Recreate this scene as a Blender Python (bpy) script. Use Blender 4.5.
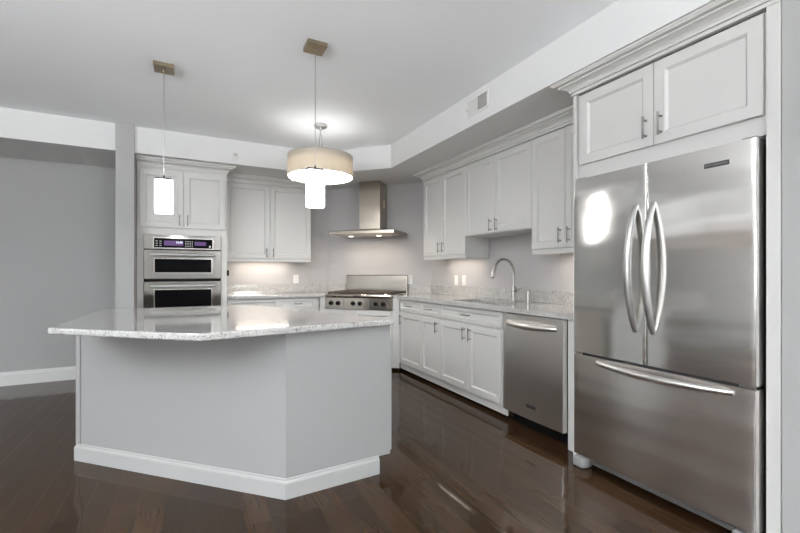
import bpy, bmesh, math, random
from mathutils import Matrix, Vector

random.seed(7)
S = bpy.context.scene
for _o in list(bpy.data.objects):
    bpy.data.objects.remove(_o)

# ------------------------------------------------------------------ camera
cd = bpy.data.cameras.new('camera')
cam = bpy.data.objects.new('camera', cd)
S.collection.objects.link(cam)
cam.location = (0, 0, 1.2)
cam.rotation_euler = (math.pi / 2, 0, -math.radians(27.4))
cd.sensor_fit = 'HORIZONTAL'
cd.sensor_width = 36
cd.lens = 36 * 405 / 800
cd.shift_y = 6.5 / 800
cd.clip_start = .05
S.camera = cam

# ------------------------------------------------------------------ colour management, world, daylight
S.view_settings.view_transform = 'Standard'
S.view_settings.look = 'None'
S.view_settings.exposure = 1.1
S.view_settings.gamma = 1
S.view_settings.use_curve_mapping = False
try:
    S.cycles.use_denoising = True
    S.cycles.max_bounces = 10
    S.cycles.diffuse_bounces = 6
    S.cycles.sample_clamp_indirect = 6
except Exception:
    pass
W = bpy.data.worlds.new('sky')
S.world = W
W.use_nodes = True
W.node_tree.nodes['Background'].inputs['Color'].default_value = (.95, .97, 1, 1)
W.node_tree.nodes['Background'].inputs['Strength'].default_value = .55


def area(name, loc, direction, sx, sy, power, color=(1, 1, 1)):
    l = bpy.data.lights.new(name, 'AREA')
    l.shape = 'RECTANGLE'
    l.size = sx
    l.size_y = sy
    l.energy = power
    l.color = color
    o = bpy.data.objects.new(name, l)
    o.location = loc
    o.rotation_euler = Vector(direction).to_track_quat('-Z', 'Y').to_euler()
    S.collection.objects.link(o)
    return o


def point(name, loc, power, radius=.03, color=(1, .93, .82)):
    l = bpy.data.lights.new(name, 'POINT')
    l.energy = power
    l.shadow_soft_size = radius
    l.color = color
    o = bpy.data.objects.new(name, l)
    o.location = loc
    S.collection.objects.link(o)
    return o


DAY = (.955, .98, 1)
# daylight through the windows behind and to the left of the camera (openings built below);
# tilted steeply upwards, as if off bright ground, to brighten the ceiling
area('daylight_rear_window', (-3.4, -4.42, 1.45), (0, 1, 1.9), 1.5, 2.1, 52, DAY)
area('daylight_rear_window', (1.80, -4.42, 1.45), (0, 1, 1.9), .65, 2.1, 105, DAY)
area('daylight_side_window', (-4.42, -2.1, 1.45), (1, 0, 1.9), 1.7, 2.1, 62, DAY)
# added fill lights out of view, shining up to brighten the ceiling
area('ceiling_fill', (-3.1, .6, 1.80), (0, 0, 1), .4, .4, 105, (.97, .985, 1))
area('ceiling_fill', (-1.5, -1.1, 1.80), (0, 0, 1), .4, .4, 120, (.97, .985, 1))
area('ceiling_fill', (.2, -2.2, 1.80), (0, 0, 1), .4, .4, 20, (.97, .985, 1))

# ------------------------------------------------------------------ materials
MAT = {}


def nmat(name):
    m = bpy.data.materials.new(name)
    m.use_nodes = True
    nt = m.node_tree
    return m, nt, nt.nodes['Principled BSDF']


def paint(name, col, rough=.5, bump=0.0, scale=60, spec=.5):
    m, nt, b = nmat(name)
    b.inputs['Base Color'].default_value = (*col, 1)
    b.inputs['Roughness'].default_value = rough
    b.inputs['Specular IOR Level'].default_value = spec
    tc = nt.nodes.new('ShaderNodeTexCoord')
    n = nt.nodes.new('ShaderNodeTexNoise')
    n.inputs['Scale'].default_value = scale
    nt.links.new(tc.outputs['Object'], n.inputs['Vector'])
    if bump:
        bp = nt.nodes.new('ShaderNodeBump')
        bp.inputs['Strength'].default_value = bump
        bp.inputs['Distance'].default_value = .002
        nt.links.new(n.outputs['Fac'], bp.inputs['Height'])
        nt.links.new(bp.outputs['Normal'], b.inputs['Normal'])
    mr = nt.nodes.new('ShaderNodeMapRange')
    mr.inputs['To Min'].default_value = max(.02, rough - .05)
    mr.inputs['To Max'].default_value = rough + .05
    nt.links.new(n.outputs['Fac'], mr.inputs['Value'])
    nt.links.new(mr.outputs['Result'], b.inputs['Roughness'])
    MAT[name] = m
    return m


def steel(name, col, rough, axis, stretch=90, bump=.05, wave=0.0, aniso=0.0, tangent=(1, 0, 0)):
    """brushed metal: fine streaks running along axis, plus the slow waviness of thin sheet"""
    m, nt, b = nmat(name)
    b.inputs['Metallic'].default_value = 1
    b.inputs['Base Color'].default_value = (*col, 1)
    if aniso:
        tv = nt.nodes.new('ShaderNodeVectorTransform')
        tv.vector_type = 'VECTOR'
        tv.convert_from = 'OBJECT'
        tv.convert_to = 'WORLD'
        tv.inputs[0].default_value = tangent
        nt.links.new(tv.outputs[0], b.inputs['Tangent'])
        b.inputs['Anisotropic'].default_value = aniso
    tc = nt.nodes.new('ShaderNodeTexCoord')
    mp = nt.nodes.new('ShaderNodeMapping')
    sc = [stretch * 6, stretch * 6, stretch * 6]
    sc[axis] = 3
    mp.inputs['Scale'].default_value = sc
    n = nt.nodes.new('ShaderNodeTexNoise')
    n.inputs['Scale'].default_value = 1
    n.inputs['Detail'].default_value = 2
    nt.links.new(tc.outputs['Object'], mp.inputs['Vector'])
    nt.links.new(mp.outputs['Vector'], n.inputs['Vector'])
    mr = nt.nodes.new('ShaderNodeMapRange')
    mr.inputs['To Min'].default_value = rough - .012
    mr.inputs['To Max'].default_value = rough + .015
    nt.links.new(n.outputs['Fac'], mr.inputs['Value'])
    nt.links.new(mr.outputs['Result'], b.inputs['Roughness'])
    bp = nt.nodes.new('ShaderNodeBump')
    bp.inputs['Strength'].default_value = bump
    bp.inputs['Distance'].default_value = .001
    nt.links.new(n.outputs['Fac'], bp.inputs['Height'])
    last = bp
    if wave:
        mp2 = nt.nodes.new('ShaderNodeMapping')
        s2 = [1.2, 1.2, 5.0]
        mp2.inputs['Scale'].default_value = s2
        n2 = nt.nodes.new('ShaderNodeTexNoise')
        n2.inputs['Scale'].default_value = 1
        n2.inputs['Detail'].default_value = 1
        nt.links.new(tc.outputs['Object'], mp2.inputs['Vector'])
        nt.links.new(mp2.outputs['Vector'], n2.inputs['Vector'])
        b2 = nt.nodes.new('ShaderNodeBump')
        b2.inputs['Strength'].default_value = 1
        b2.inputs['Distance'].default_value = wave
        nt.links.new(n2.outputs['Fac'], b2.inputs['Height'])
        nt.links.new(bp.outputs['Normal'], b2.inputs['Normal'])
        last = b2
    nt.links.new(last.outputs['Normal'], b.inputs['Normal'])
    MAT[name] = m
    return m


def emit(name, col, strength, base=(.8, .8, .8)):
    m, nt, b = nmat(name)
    b.inputs['Base Color'].default_value = (*base, 1)
    b.inputs['Emission Color'].default_value = (*col, 1)
    b.inputs['Emission Strength'].default_value = strength
    b.inputs['Roughness'].default_value = .25
    MAT[name] = m
    return m


paint('cabinet', (.58, .575, .56), .38)
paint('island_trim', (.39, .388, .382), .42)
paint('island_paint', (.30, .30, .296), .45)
paint('white_trim', (.68, .675, .66), .4)
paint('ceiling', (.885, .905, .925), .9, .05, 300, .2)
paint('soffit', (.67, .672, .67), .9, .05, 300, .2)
paint('wall', (.38, .38, .375), .8, .06, 260, .3)
paint('kitchen_wall', (.425, .417, .418), .75, .06, 260, .3)
paint('black', (.004, .004, .0045), .45, spec=.1)
paint('black_rubber', (.02, .02, .021), .6)
paint('dark_body', (.035, .035, .037), .5)
paint('band_brown', (.30, .17, .08), .4)  # brown of the added band mirrored in the refrigerator doors
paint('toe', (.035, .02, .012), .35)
paint('plastic_white', (.72, .71, .69), .35)
paint('grey_plastic', (.24, .24, .24), .4)
paint('grille_grey', (.11, .11, .108), .5)
paint('holder_grey', (.05, .05, .05), .5, spec=.2)
paint('iron', (.05, .036, .027), .55)
paint('void', (.05, .05, .05), .9)
paint('sticker', (.42, .33, .22), .6)
steel('steel', (.78, .76, .73), .30, 0, bump=.0, wave=.0, aniso=.85, tangent=(1, 0, 0))
steel('steel_fridge', (.74, .725, .70), .125, 2, wave=.006, bump=.004, aniso=.4, tangent=(0, 0, 1))
steel('steel_drawer', (.82, .79, .76), .24, 2, wave=.007, bump=.004, aniso=.4, tangent=(0, 0, 1))
steel('steel_oven', (.41, .39, .365), .10, 0, bump=.004, wave=.002)
steel('steel_hood', (.46, .41, .345), .17, 2, wave=.002)
steel('steel_range', (.58, .54, .48), .15, 0, wave=.003)
steel('steel_handle', (.52, .515, .505), .38, 1, bump=.02)
steel('steel_handle_bright', (.74, .72, .69), .32, 0, bump=.02)
steel('nickel_dark', (.22, .215, .21), .34, 2, bump=.02)
steel('nickel', (.45, .44, .43), .3, 2, bump=.02)
steel('bronze', (.34, .28, .20), .34, 0, bump=.03)
steel('chrome', (.72, .70, .68), .14, 2, bump=.01)
steel('sink_steel', (.14, .135, .125), .45, 1)
emit('pendant_glass', (1, .98, .95), 5)
emit('diffuser', (1, .98, .95), 9.5)
emit('uplight_plate', (1, .98, .95), .75)
emit('display', (.17, .02, .36), .17, (.01, .0, .02))
emit('display_text', (.75, .8, 1), .9, (.3, .3, .35))
emit('indicator', (.6, .6, .62), .25, (.4, .4, .4))
emit('lamp_lens', (1, .9, .76), 3)

# oven glass
m, nt, b = nmat('oven_glass')
b.inputs['Base Color'].default_value = (.004, .004, .0045, 1)
b.inputs['Roughness'].default_value = .15
b.inputs['Specular IOR Level'].default_value = .06
MAT['oven_glass'] = m

# linen drum fabric
m, nt, b = nmat('linen')
b.inputs['Base Color'].default_value = (.58, .52, .43, 1)
b.inputs['Roughness'].default_value = .9
tr = nt.nodes.new('ShaderNodeBsdfTranslucent')
tr.inputs['Color'].default_value = (.45, .41, .35, 1)
mx = nt.nodes.new('ShaderNodeMixShader')
mx.inputs['Fac'].default_value = .22
tc = nt.nodes.new('ShaderNodeTexCoord')
wv = nt.nodes.new('ShaderNodeTexNoise')
wv.inputs['Scale'].default_value = 220
bp = nt.nodes.new('ShaderNodeBump')
bp.inputs['Strength'].default_value = .3
bp.inputs['Distance'].default_value = .001
nt.links.new(tc.outputs['Object'], wv.inputs['Vector'])
nt.links.new(wv.outputs['Fac'], bp.inputs['Height'])
nt.links.new(bp.outputs['Normal'], b.inputs['Normal'])
nt.links.new(b.outputs['BSDF'], mx.inputs[1])
nt.links.new(tr.outputs['BSDF'], mx.inputs[2])
nt.links.new(mx.outputs['Shader'], nt.nodes['Material Output'].inputs['Surface'])
MAT['linen'] = m


def granite(name, light, dark, rough):
    m, nt, b = nmat(name)
    L = nt.links
    tc = nt.nodes.new('ShaderNodeTexCoord')
    big = nt.nodes.new('ShaderNodeTexNoise')
    big.inputs['Scale'].default_value = 14
    big.inputs['Detail'].default_value = 6
    big.inputs['Roughness'].default_value = .7
    fine = nt.nodes.new('ShaderNodeTexNoise')
    fine.inputs['Scale'].default_value = 150
    fine.inputs['Detail'].default_value = 3
    vor = nt.nodes.new('ShaderNodeTexVoronoi')
    vor.inputs['Scale'].default_value = 210
    for n in (big, fine, vor):
        L.new(tc.outputs['Object'], n.inputs['Vector'])
    r1 = nt.nodes.new('ShaderNodeValToRGB')
    r1.color_ramp.elements[0].position = .36
    r1.color_ramp.elements[0].color = (*[c * .78 for c in light], 1)
    r1.color_ramp.elements[1].position = .62
    r1.color_ramp.elements[1].color = (*light, 1)
    L.new(big.outputs['Fac'], r1.inputs['Fac'])
    r2 = nt.nodes.new('ShaderNodeValToRGB')
    r2.color_ramp.elements[0].position = .40
    r2.color_ramp.elements[0].color = (1, 1, 1, 1)
    r2.color_ramp.elements[1].position = .46
    r2.color_ramp.elements[1].color = (0, 0, 0, 1)
    L.new(fine.outputs['Fac'], r2.inputs['Fac'])
    m1 = nt.nodes.new('ShaderNodeMix')
    m1.data_type = 'RGBA'
    L.new(r2.outputs['Color'], m1.inputs['Factor'])
    L.new(r1.outputs['Color'], m1.inputs['A'])
    m1.inputs['B'].default_value = (*dark, 1)
    r3 = nt.nodes.new('ShaderNodeValToRGB')
    r3.color_ramp.elements[0].position = .0
    r3.color_ramp.elements[0].color = (.55, .55, .55, 1)
    r3.color_ramp.elements[1].position = .35
    r3.color_ramp.elements[1].color = (1, 1, 1, 1)
    L.new(vor.outputs['Distance'], r3.inputs['Fac'])
    m2 = nt.nodes.new('ShaderNodeMix')
    m2.data_type = 'RGBA'
    m2.blend_type = 'MULTIPLY'
    m2.inputs['Factor'].default_value = .6
    L.new(m1.outputs['Result'], m2.inputs['A'])
    L.new(r3.outputs['Color'], m2.inputs['B'])
    L.new(m2.outputs['Result'], b.inputs['Base Color'])
    b.inputs['Roughness'].default_value = rough
    b.inputs['Coat Weight'].default_value = .5
    b.inputs['Coat Roughness'].default_value = .05
    MAT[name] = m


granite('granite', (.545, .54, .525), (.20, .194, .185), .09)

# dark stained plank floor; boards run along Y
m, nt, b = nmat('plank_floor')
L = nt.links
tc = nt.nodes.new('ShaderNodeTexCoord')
sx = nt.nodes.new('ShaderNodeSeparateXYZ')
L.new(tc.outputs['Object'], sx.inputs[0])
cx = nt.nodes.new('ShaderNodeCombineXYZ')
L.new(sx.outputs['Y'], cx.inputs['X'])
L.new(sx.outputs['X'], cx.inputs['Y'])
br = nt.nodes.new('ShaderNodeTexBrick')
br.offset = .37
br.offset_frequency = 2
br.inputs['Scale'].default_value = 1
br.inputs['Brick Width'].default_value = 1.25
br.inputs['Row Height'].default_value = .118
br.inputs['Mortar Size'].default_value = .0016
br.inputs['Mortar Smooth'].default_value = .6
br.inputs['Color1'].default_value = (.026, .0135, .0062, 1)
br.inputs['Color2'].default_value = (.050, .027, .0135, 1)
br.inputs['Mortar'].default_value = (.012, .008, .005, 1)
L.new(cx.outputs[0], br.inputs['Vector'])
mp = nt.nodes.new('ShaderNodeMapping')
mp.inputs['Scale'].default_value = (1.4, 26, 1)
L.new(cx.outputs[0], mp.inputs['Vector'])
gr = nt.nodes.new('ShaderNodeTexNoise')
gr.inputs['Scale'].default_value = 3
gr.inputs['Detail'].default_value = 6
L.new(mp.outputs[0], gr.inputs['Vector'])
rr = nt.nodes.new('ShaderNodeValToRGB')
rr.color_ramp.elements[0].position = .3
rr.color_ramp.elements[0].color = (.80, .79, .78, 1)
rr.color_ramp.elements[1].position = .7
rr.color_ramp.elements[1].color = (1.10, 1.09, 1.08, 1)
L.new(gr.outputs['Fac'], rr.inputs['Fac'])
mm = nt.nodes.new('ShaderNodeMix')
mm.data_type = 'RGBA'
mm.blend_type = 'MULTIPLY'
mm.inputs['Factor'].default_value = 1
L.new(br.outputs['Color'], mm.inputs['A'])
L.new(rr.outputs['Color'], mm.inputs['B'])
L.new(mm.outputs['Result'], b.inputs['Base Color'])
b.inputs['Roughness'].default_value = .23
b.inputs['Specular IOR Level'].default_value = 0
b.inputs['Coat Weight'].default_value = .85
b.inputs['Coat IOR'].default_value = 1.41
b.inputs['Coat Roughness'].default_value = .07
mp3 = nt.nodes.new('ShaderNodeMapping')
mp3.inputs['Scale'].default_value = (.9, 9, 1)
L.new(cx.outputs[0], mp3.inputs['Vector'])
cup = nt.nodes.new('ShaderNodeTexNoise')
cup.inputs['Scale'].default_value = 1.0
cup.inputs['Detail'].default_value = 1
L.new(mp3.outputs[0], cup.inputs['Vector'])
b1 = nt.nodes.new('ShaderNodeBump')
b1.inputs['Distance'].default_value = .0035
b1.inputs['Strength'].default_value = .8
L.new(cup.outputs['Fac'], b1.inputs['Height'])
b2 = nt.nodes.new('ShaderNodeBump')
b2.inputs['Distance'].default_value = .0012
b2.inputs['Strength'].default_value = .6
b2.invert = True
L.new(br.outputs['Fac'], b2.inputs['Height'])
L.new(b1.outputs['Normal'], b2.inputs['Normal'])
L.new(b2.outputs['Normal'], b.inputs['Normal'])
L.new(b2.outputs['Normal'], b.inputs['Coat Normal'])
MAT['plank_floor'] = m


# ------------------------------------------------------------------ mesh builders
class MB:
    """collects shapes and links them as ONE mesh object"""

    def __init__(self):
        self.bm = bmesh.new()

    def _merge(self, t, mat=None):
        if mat is not None:
            bmesh.ops.transform(t, matrix=mat, verts=t.verts)
        me = bpy.data.meshes.new('tmp')
        t.to_mesh(me)
        t.free()
        self.bm.from_mesh(me)
        bpy.data.meshes.remove(me)

    def box(self, x0, x1, y0, y1, z0, z1, bev=0, seg=2, mat=None):
        t = bmesh.new()
        bmesh.ops.create_cube(t, size=1)
        for v in t.verts:
            v.co = ((x0 + x1) / 2 + v.co.x * abs(x1 - x0), (y0 + y1) / 2 + v.co.y * abs(y1 - y0),
                    (z0 + z1) / 2 + v.co.z * abs(z1 - z0))
        if bev:
            bmesh.ops.bevel(t, geom=t.edges[:], offset=bev, segments=seg, affect='EDGES', profile=.5)
        self._merge(t, mat)
        return self

    def prism(self, pts, z0, z1, bev=0, seg=2):
        t = bmesh.new()
        lo = [t.verts.new((x, y, z0)) for x, y in pts]
        hi = [t.verts.new((x, y, z1)) for x, y in pts]
        t.faces.new(lo[::-1])
        t.faces.new(hi)
        n = len(pts)
        for i in range(n):
            t.faces.new((lo[i], lo[(i + 1) % n], hi[(i + 1) % n], hi[i]))
        bmesh.ops.recalc_face_normals(t, faces=t.faces[:])
        if bev:
            bmesh.ops.bevel(t, geom=t.edges[:], offset=bev, segments=seg, affect='EDGES', profile=.5)
        self._merge(t)
        return self

    def tube(self, pts, r, seg=12, caps=True, flat=1.0):
        """sweep a circle (radius r or list of radii) along pts"""
        t = bmesh.new()
        P = [Vector(p) for p in pts]
        n = len(P)
        R = r if isinstance(r, (list, tuple)) else [r] * n
        rings = []
        up = None
        for i in range(n):
            d = (P[min(i + 1, n - 1)] - P[max(i - 1, 0)]).normalized()
            if up is None:
                up = Vector((0, 0, 1)) if abs(d.z) < .9 else Vector((1, 0, 0))
            a = d.cross(up).normalized()
            bb = a.cross(d).normalized()
            up = bb
            rings.append([t.verts.new(P[i] + R[i] * (math.cos(2 * math.pi * k / seg) * a + flat * math.sin(2 * math.pi * k / seg) * bb)) for k in range(seg)])
        for i in range(n - 1):
            for k in range(seg):
                t.faces.new((rings[i][k], rings[i][(k + 1) % seg], rings[i + 1][(k + 1) % seg], rings[i + 1][k]))
        if caps:
            t.faces.new(rings[0][::-1])
            t.faces.new(rings[-1])
        bmesh.ops.recalc_face_normals(t, faces=t.faces[:])
        self._merge(t)
        return self

    def lathe(self, prof, loc=(0, 0, 0), seg=48, axis='z', closed=False):
        """prof: list of (radius, height)"""
        t = bmesh.new()
        rings = []
        for r, z in prof:
            if r <= 1e-6:
                rings.append([t.verts.new((0, 0, z))])
            else:
                rings.append([t.verts.new((r * math.cos(2 * math.pi * k / seg), r * math.sin(2 * math.pi * k / seg), z)) for k in range(seg)])
        pairs = list(zip(rings[:-1], rings[1:]))
        if closed:
            pairs.append((rings[-1], rings[0]))
        for A, B in pairs:
            for k in range(seg):
                a0, a1 = A[k % len(A)], A[(k + 1) % len(A)]
                b0, b1 = B[k % len(B)], B[(k + 1) % len(B)]
                f = []
                for v in (a0, a1, b1, b0):
                    if v not in f:
                        f.append(v)
                if len(f) > 2:
                    t.faces.new(f)
        bmesh.ops.recalc_face_normals(t, faces=t.faces[:])
        M = Matrix.Translation(loc)
        if axis == 'y':
            M = M @ Matrix.Rotation(math.pi / 2, 4, 'X')    # +z of the profile points to -y (towards the viewer)
        elif axis == 'x':
            M = M @ Matrix.Rotation(math.pi / 2, 4, 'Y')
        self._merge(t, M)
        return self

    def sweep(self, path, prof):
        """sweep a closed (out, up) profile along a horizontal open polyline, mitred; 'out' lies to the right of travel"""
        t = bmesh.new()
        P = [Vector((x, y)) for x, y in path]
        n = len(P)
        rings = []
        for i in range(n):
            def nrm(a, b):
                d = (b - a).normalized()
                return Vector((d.y, -d.x))
            if i == 0:
                k = nrm(P[0], P[1])
            elif i == n - 1:
                k = nrm(P[-2], P[-1])
            else:
                n1, n2 = nrm(P[i - 1], P[i]), nrm(P[i], P[i + 1])
                k = (n1 + n2).normalized()
                k = k / k.dot(n1)
            rings.append([t.verts.new((P[i].x + k.x * o, P[i].y + k.y * o, z)) for o, z in prof])
        m = len(prof)
        for i in range(n - 1):
            for j in range(m):
                t.faces.new((rings[i][j], rings[i][(j + 1) % m], rings[i + 1][(j + 1) % m], rings[i + 1][j]))
        t.faces.new(rings[0])
        t.faces.new(rings[-1][::-1])
        bmesh.ops.recalc_face_normals(t, faces=t.faces[:])
        self._merge(t)
        return self

    def panel_door(self, x0, x1, z0, z1, t=.02, y=0.0, rail=.058, rec=.014):
        """shaker style front: flat frame, moulded inner edge, recessed flat panel; front faces -y"""
        b = bmesh.new()
        rings = []
        rail = min(rail, (z1 - z0) * .28, (x1 - x0) * .28)
        spec = [(0, t), (0, .0025), (.0025, 0), (rail, 0), (rail + .0015, .004), (rail + .004, .0045), (rail + .010, rec - .002), (rail + .0115, rec)]
        for i, d in spec:
            rings.append([b.verts.new(p) for p in ((x0 + i, y + d, z0 + i), (x1 - i, y + d, z0 + i), (x1 - i, y + d, z1 - i), (x0 + i, y + d, z1 - i))])
        for A, B in zip(rings[:-1], rings[1:]):
            for k in range(4):
                b.faces.new((A[k], A[(k + 1) % 4], B[(k + 1) % 4], B[k]))
        b.faces.new(rings[-1])
        b.faces.new(rings[0][::-1])
        bmesh.ops.recalc_face_normals(b, faces=b.faces[:])
        self._merge(b)
        return self

    def build(self, name, mat, parent=None, smooth=False, **props):
        me = bpy.data.meshes.new(name)
        self.bm.to_mesh(me)
        self.bm.free()
        if smooth:
            for p in me.polygons:
                p.use_smooth = True
            try:
                me.set_sharp_from_angle(angle=math.radians(40))
            except Exception:
                pass
        me.materials.append(MAT[mat])
        o = bpy.data.objects.new(name, me)
        S.collection.objects.link(o)
        if parent is not None:
            o.parent = parent
        for k, v in props.items():
            o[k] = v
        return o


def thing(name, label, cat, loc=(0, 0, 0), rz=0.0, group=None):
    o = bpy.data.objects.new(name, None)
    o.empty_display_size = .1
    S.collection.objects.link(o)
    o.location = loc
    o.rotation_euler = (0, 0, rz)
    o['label'] = label
    o['category'] = cat
    if group:
        o['group'] = group
    return o


def tag(o, label, cat, group=None):
    o['label'] = label
    o['category'] = cat
    if group:
        o['group'] = group
    return o


def struct(mb, name, mat):
    return mb.build(name, mat, kind='structure')


def lettering(text, size, mat, parent, name, matrix, extrude=.0006, align='CENTER'):
    cu = bpy.data.curves.new('lettering', 'FONT')
    cu.body = text
    cu.size = size
    cu.extrude = extrude
    cu.align_x = align
    cu.align_y = 'CENTER'
    tmp = bpy.data.objects.new('lettering_curve', cu)
    S.collection.objects.link(tmp)
    bpy.context.view_layer.update()
    dg = bpy.context.evaluated_depsgraph_get()
    me = bpy.data.meshes.new_from_object(tmp.evaluated_get(dg))
    bpy.data.objects.remove(tmp)
    me.transform(matrix)
    me.materials.clear()
    me.materials.append(MAT[mat])
    o = bpy.data.objects.new(name, me)
    S.collection.objects.link(o)
    o.parent = parent
    return o


def facing(x, y, z):
    """text plane standing up, reading from -y"""
    return Matrix.Translation((x, y, z)) @ Matrix.Rotation(math.pi / 2, 4, 'X')


RW = -math.pi / 2      # things on the right wall: local x runs towards the camera, local y into the wall
DG = -math.pi / 4      # things across the corner

# ------------------------------------------------------------------ the room
struct(MB().box(-4.6, 3.0, -4.6, 5.9, -.1, 0), 'floor', 'plank_floor')
struct(MB().box(-4.6, 3.0, -4.6, 5.9, 2.70, 2.8), 'ceiling', 'ceiling')
# lowered band around the tray ceiling (chamfered across the corner)
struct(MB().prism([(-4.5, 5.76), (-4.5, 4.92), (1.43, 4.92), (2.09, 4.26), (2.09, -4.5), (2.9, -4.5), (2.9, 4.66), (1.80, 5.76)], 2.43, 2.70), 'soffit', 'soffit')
struct(MB().box(-4.6, -.58, 5.76, 5.9, 0, 2.7), 'wall_left_alcove', 'wall')
struct(MB().box(-.58, 3.0, 5.76, 5.9, 0, 2.7), 'wall_back', 'kitchen_wall')
struct(MB().prism([(2.9, 4.66), (3.0, 4.66), (3.0, 5.76), (1.80, 5.76)], 0, 2.7), 'wall_corner', 'kitchen_wall')
struct(MB().box(2.9, 3.0, .772, 4.66, 0, 2.7), 'wall_right', 'kitchen_wall')
struct(MB().box(2.2, 3.0, -4.5, .770, 0, 2.43), 'wall_right_near', 'wall')
struct(MB().box(-.66, -.505, 4.885, 5.76, 0, 2.6999), 'wall_pier', 'wall')
# left and rear walls, two openings each; the high left one is added to reflect in steel
wl = MB()
for y0, y1 in ((-4.6, -3.0), (-1.2, 2.6), (5.6, 5.9)):
    wl.box(-4.6, -4.5, y0, y1, 0, 2.7)
for y0, y1, z0, z1 in ((-3.0, -1.2, .35, 2.55), (2.6, 5.6, 1.98, 2.50)):
    wl.box(-4.6, -4.5, y0, y1, 0, z0)
    wl.box(-4.6, -4.5, y0, y1, z1, 2.7)
struct(wl, 'wall_left', 'soffit')
wr = MB()
for x0, x1 in ((-4.5, -4.2), (-2.6, 1.45), (2.15, 3.0)):
    wr.box(x0, x1, -4.6, -4.5, 0, 2.7)
for x0, x1 in ((-4.2, -2.6), (1.45, 2.15)):
    wr.box(x0, x1, -4.6, -4.5, 0, .35)
    wr.box(x0, x1, -4.6, -4.5, 2.55, 2.7)
struct(wr, 'wall_rear', 'wall')
n = 1
for cx_, cy_, rot, hw in ((-3.4, -4.5, 0, .8), (1.80, -4.5, 0, .35), (-4.5, -2.1, 1, .9)):
    f = MB()
    T = Matrix.Translation((cx_, cy_, 0)) @ Matrix.Rotation(math.pi / 2 * rot, 4, 'Z')
    for a, b_, c, d in ((-hw - .08, -hw + .04, .27, 2.63), (hw - .04, hw + .08, .27, 2.63), (-hw - .08, hw + .08, .27, .39), (-hw - .08, hw + .08, 2.51, 2.63), (-.025, .025, .39, 2.51), (-hw, hw, 1.6, 1.64)):
        f.box(a, b_, -.02, .02, c, d, mat=T)
    struct(f, 'window_%d' % n, 'white_trim')
    n += 1
f = MB().box(-4.6, -4.47, 2.52, 5.68, 1.74, 1.975, .01, 2)  # added unseen brown band, there only for the refrigerator's reflection
struct(f, 'reflection_band', 'band_brown')
f = MB().box(-4.6, -4.47, 2.52, 5.68, 2.50, 2.56).box(-4.6, -4.47, 2.52, 2.60, 1.976, 2.499).box(-4.6, -4.47, 5.60, 5.68, 1.976, 2.499).box(-4.6, -4.48, 4.08, 4.12, 1.976, 2.499)  # frame of an added high opening, mirrored as a bright refrigerator band
struct(f, 'window_4', 'white_trim')
BASE = [(0, 0), (.014, 0), (.014, .112), (.010, .122), (.006, .128), (.006, .142), (0, .146)]
struct(MB().sweep([(-4.5, 5.76), (-.66, 5.76)], BASE), 'baseboard_back', 'white_trim')

# ------------------------------------------------------------------ hardware shared by the fronts
def pull_v(parent, x, zc, y=0.0, length=.118):
    """upright bar pull on two posts in front of a face at y"""
    h = MB()
    z0, z1 = zc - length / 2, zc + length / 2
    h.tube([(x, y - .030, z0), (x, y - .030, z0 + .006), (x, y - .031, zc), (x, y - .030, z1 - .006), (x, y - .030, z1)], [.0065, .0055, .0045, .0055, .0065], 10)
    for z in (z0 + .018, z1 - .018):
        h.tube([(x, y - .030, z), (x, y - .004, z), (x, y + .001, z)], [.004, .004, .008], 10)
    return h.build('handle', 'nickel_dark', parent, True, label='slim dark nickel bar pull')


def pull_h(parent, xc, z, y=0.0, length=.105):
    h = MB()
    x0, x1 = xc - length / 2, xc + length / 2
    h.tube([(x0, y - .030, z), (x0 + .006, y - .030, z), (xc, y - .031, z), (x1 - .006, y - .030, z), (x1, y - .030, z)], [.0065, .0055, .0045, .0055, .0065], 10)
    for x in (x0 + .018, x1 - .018):
        h.tube([(x, y - .030, z), (x, y - .004, z), (x, y + .001, z)], [.004, .004, .008], 10)
    return h.build('handle', 'nickel_dark', parent, True, label='slim dark nickel bar pull')


def front(parent, kind, x0, x1, z0, z1, y=-.02, handle=None):
    """a door or drawer front with its handle as a sub-part"""
    g = .0018
    d = MB().panel_door(x0 + g, x1 - g, z0 + g, z1 - g, .019, y, .055 if kind == 'door' else .034).build(kind, 'cabinet', parent)
    if handle:
        hx, hz, how = handle
        (pull_v if how == 'v' else pull_h)(d, hx, hz, y)
    return d


CROWN = [(-.019, 0), (.008, 0), (.008, .016), (.004, .017), (.004, .021), (.016, .022), (.018, .034), (.028, .046), (.045, .055), (.064, .060), (.064, .067), (.060, .068), (.060, .072), (.084, .073), (.088, .080), (.093, .083), (.093, .095), (-.019, .095)]


def crown(path, z, label, s=1.0, sz=1.0):
    pr = [(o * s, z + h * sz) for o, h in CROWN]
    return tag(MB().sweep(path, pr).build('crown_moulding', 'cabinet'), label, 'moulding', 'crown mouldings above the cabinets')


# ------------------------------------------------------------------ island
isl = thing('kitchen_island', 'large angled white kitchen island standing on the dark plank floor', 'kitchen island', (.2, 2.9, 0))
OX, OY = .2, 2.9
rel = lambda pts: [(x - OX, y - OY) for x, y in pts]
MB().prism(rel([(-.645, 3.268), (.452, 2.193), (1.083, 2.221), (.44, 3.64), (-.60, 3.66)]), .10, .886).build('body', 'island_paint', isl)
MB().prism(rel([(-.635, 3.28), (.454, 2.20), (1.005, 2.225), (.40, 3.57), (-.58, 3.60)]), 0, .0995).build('plinth', 'toe', isl)
MBASE = [(0, 0), (.014, 0), (.014, .082), (.010, .090), (.005, .094), (.004, .103), (0, .106)]
MB().sweep(rel([(-.60, 3.62), (-.645, 3.268), (.452, 2.193), (1.005, 2.2175)]), MBASE).build('base_moulding', 'island_trim', isl, label='white base moulding around the island foot')
q = math.sqrt(.5)
stile = MB()
ax, ay = -.648, 3.266
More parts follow.
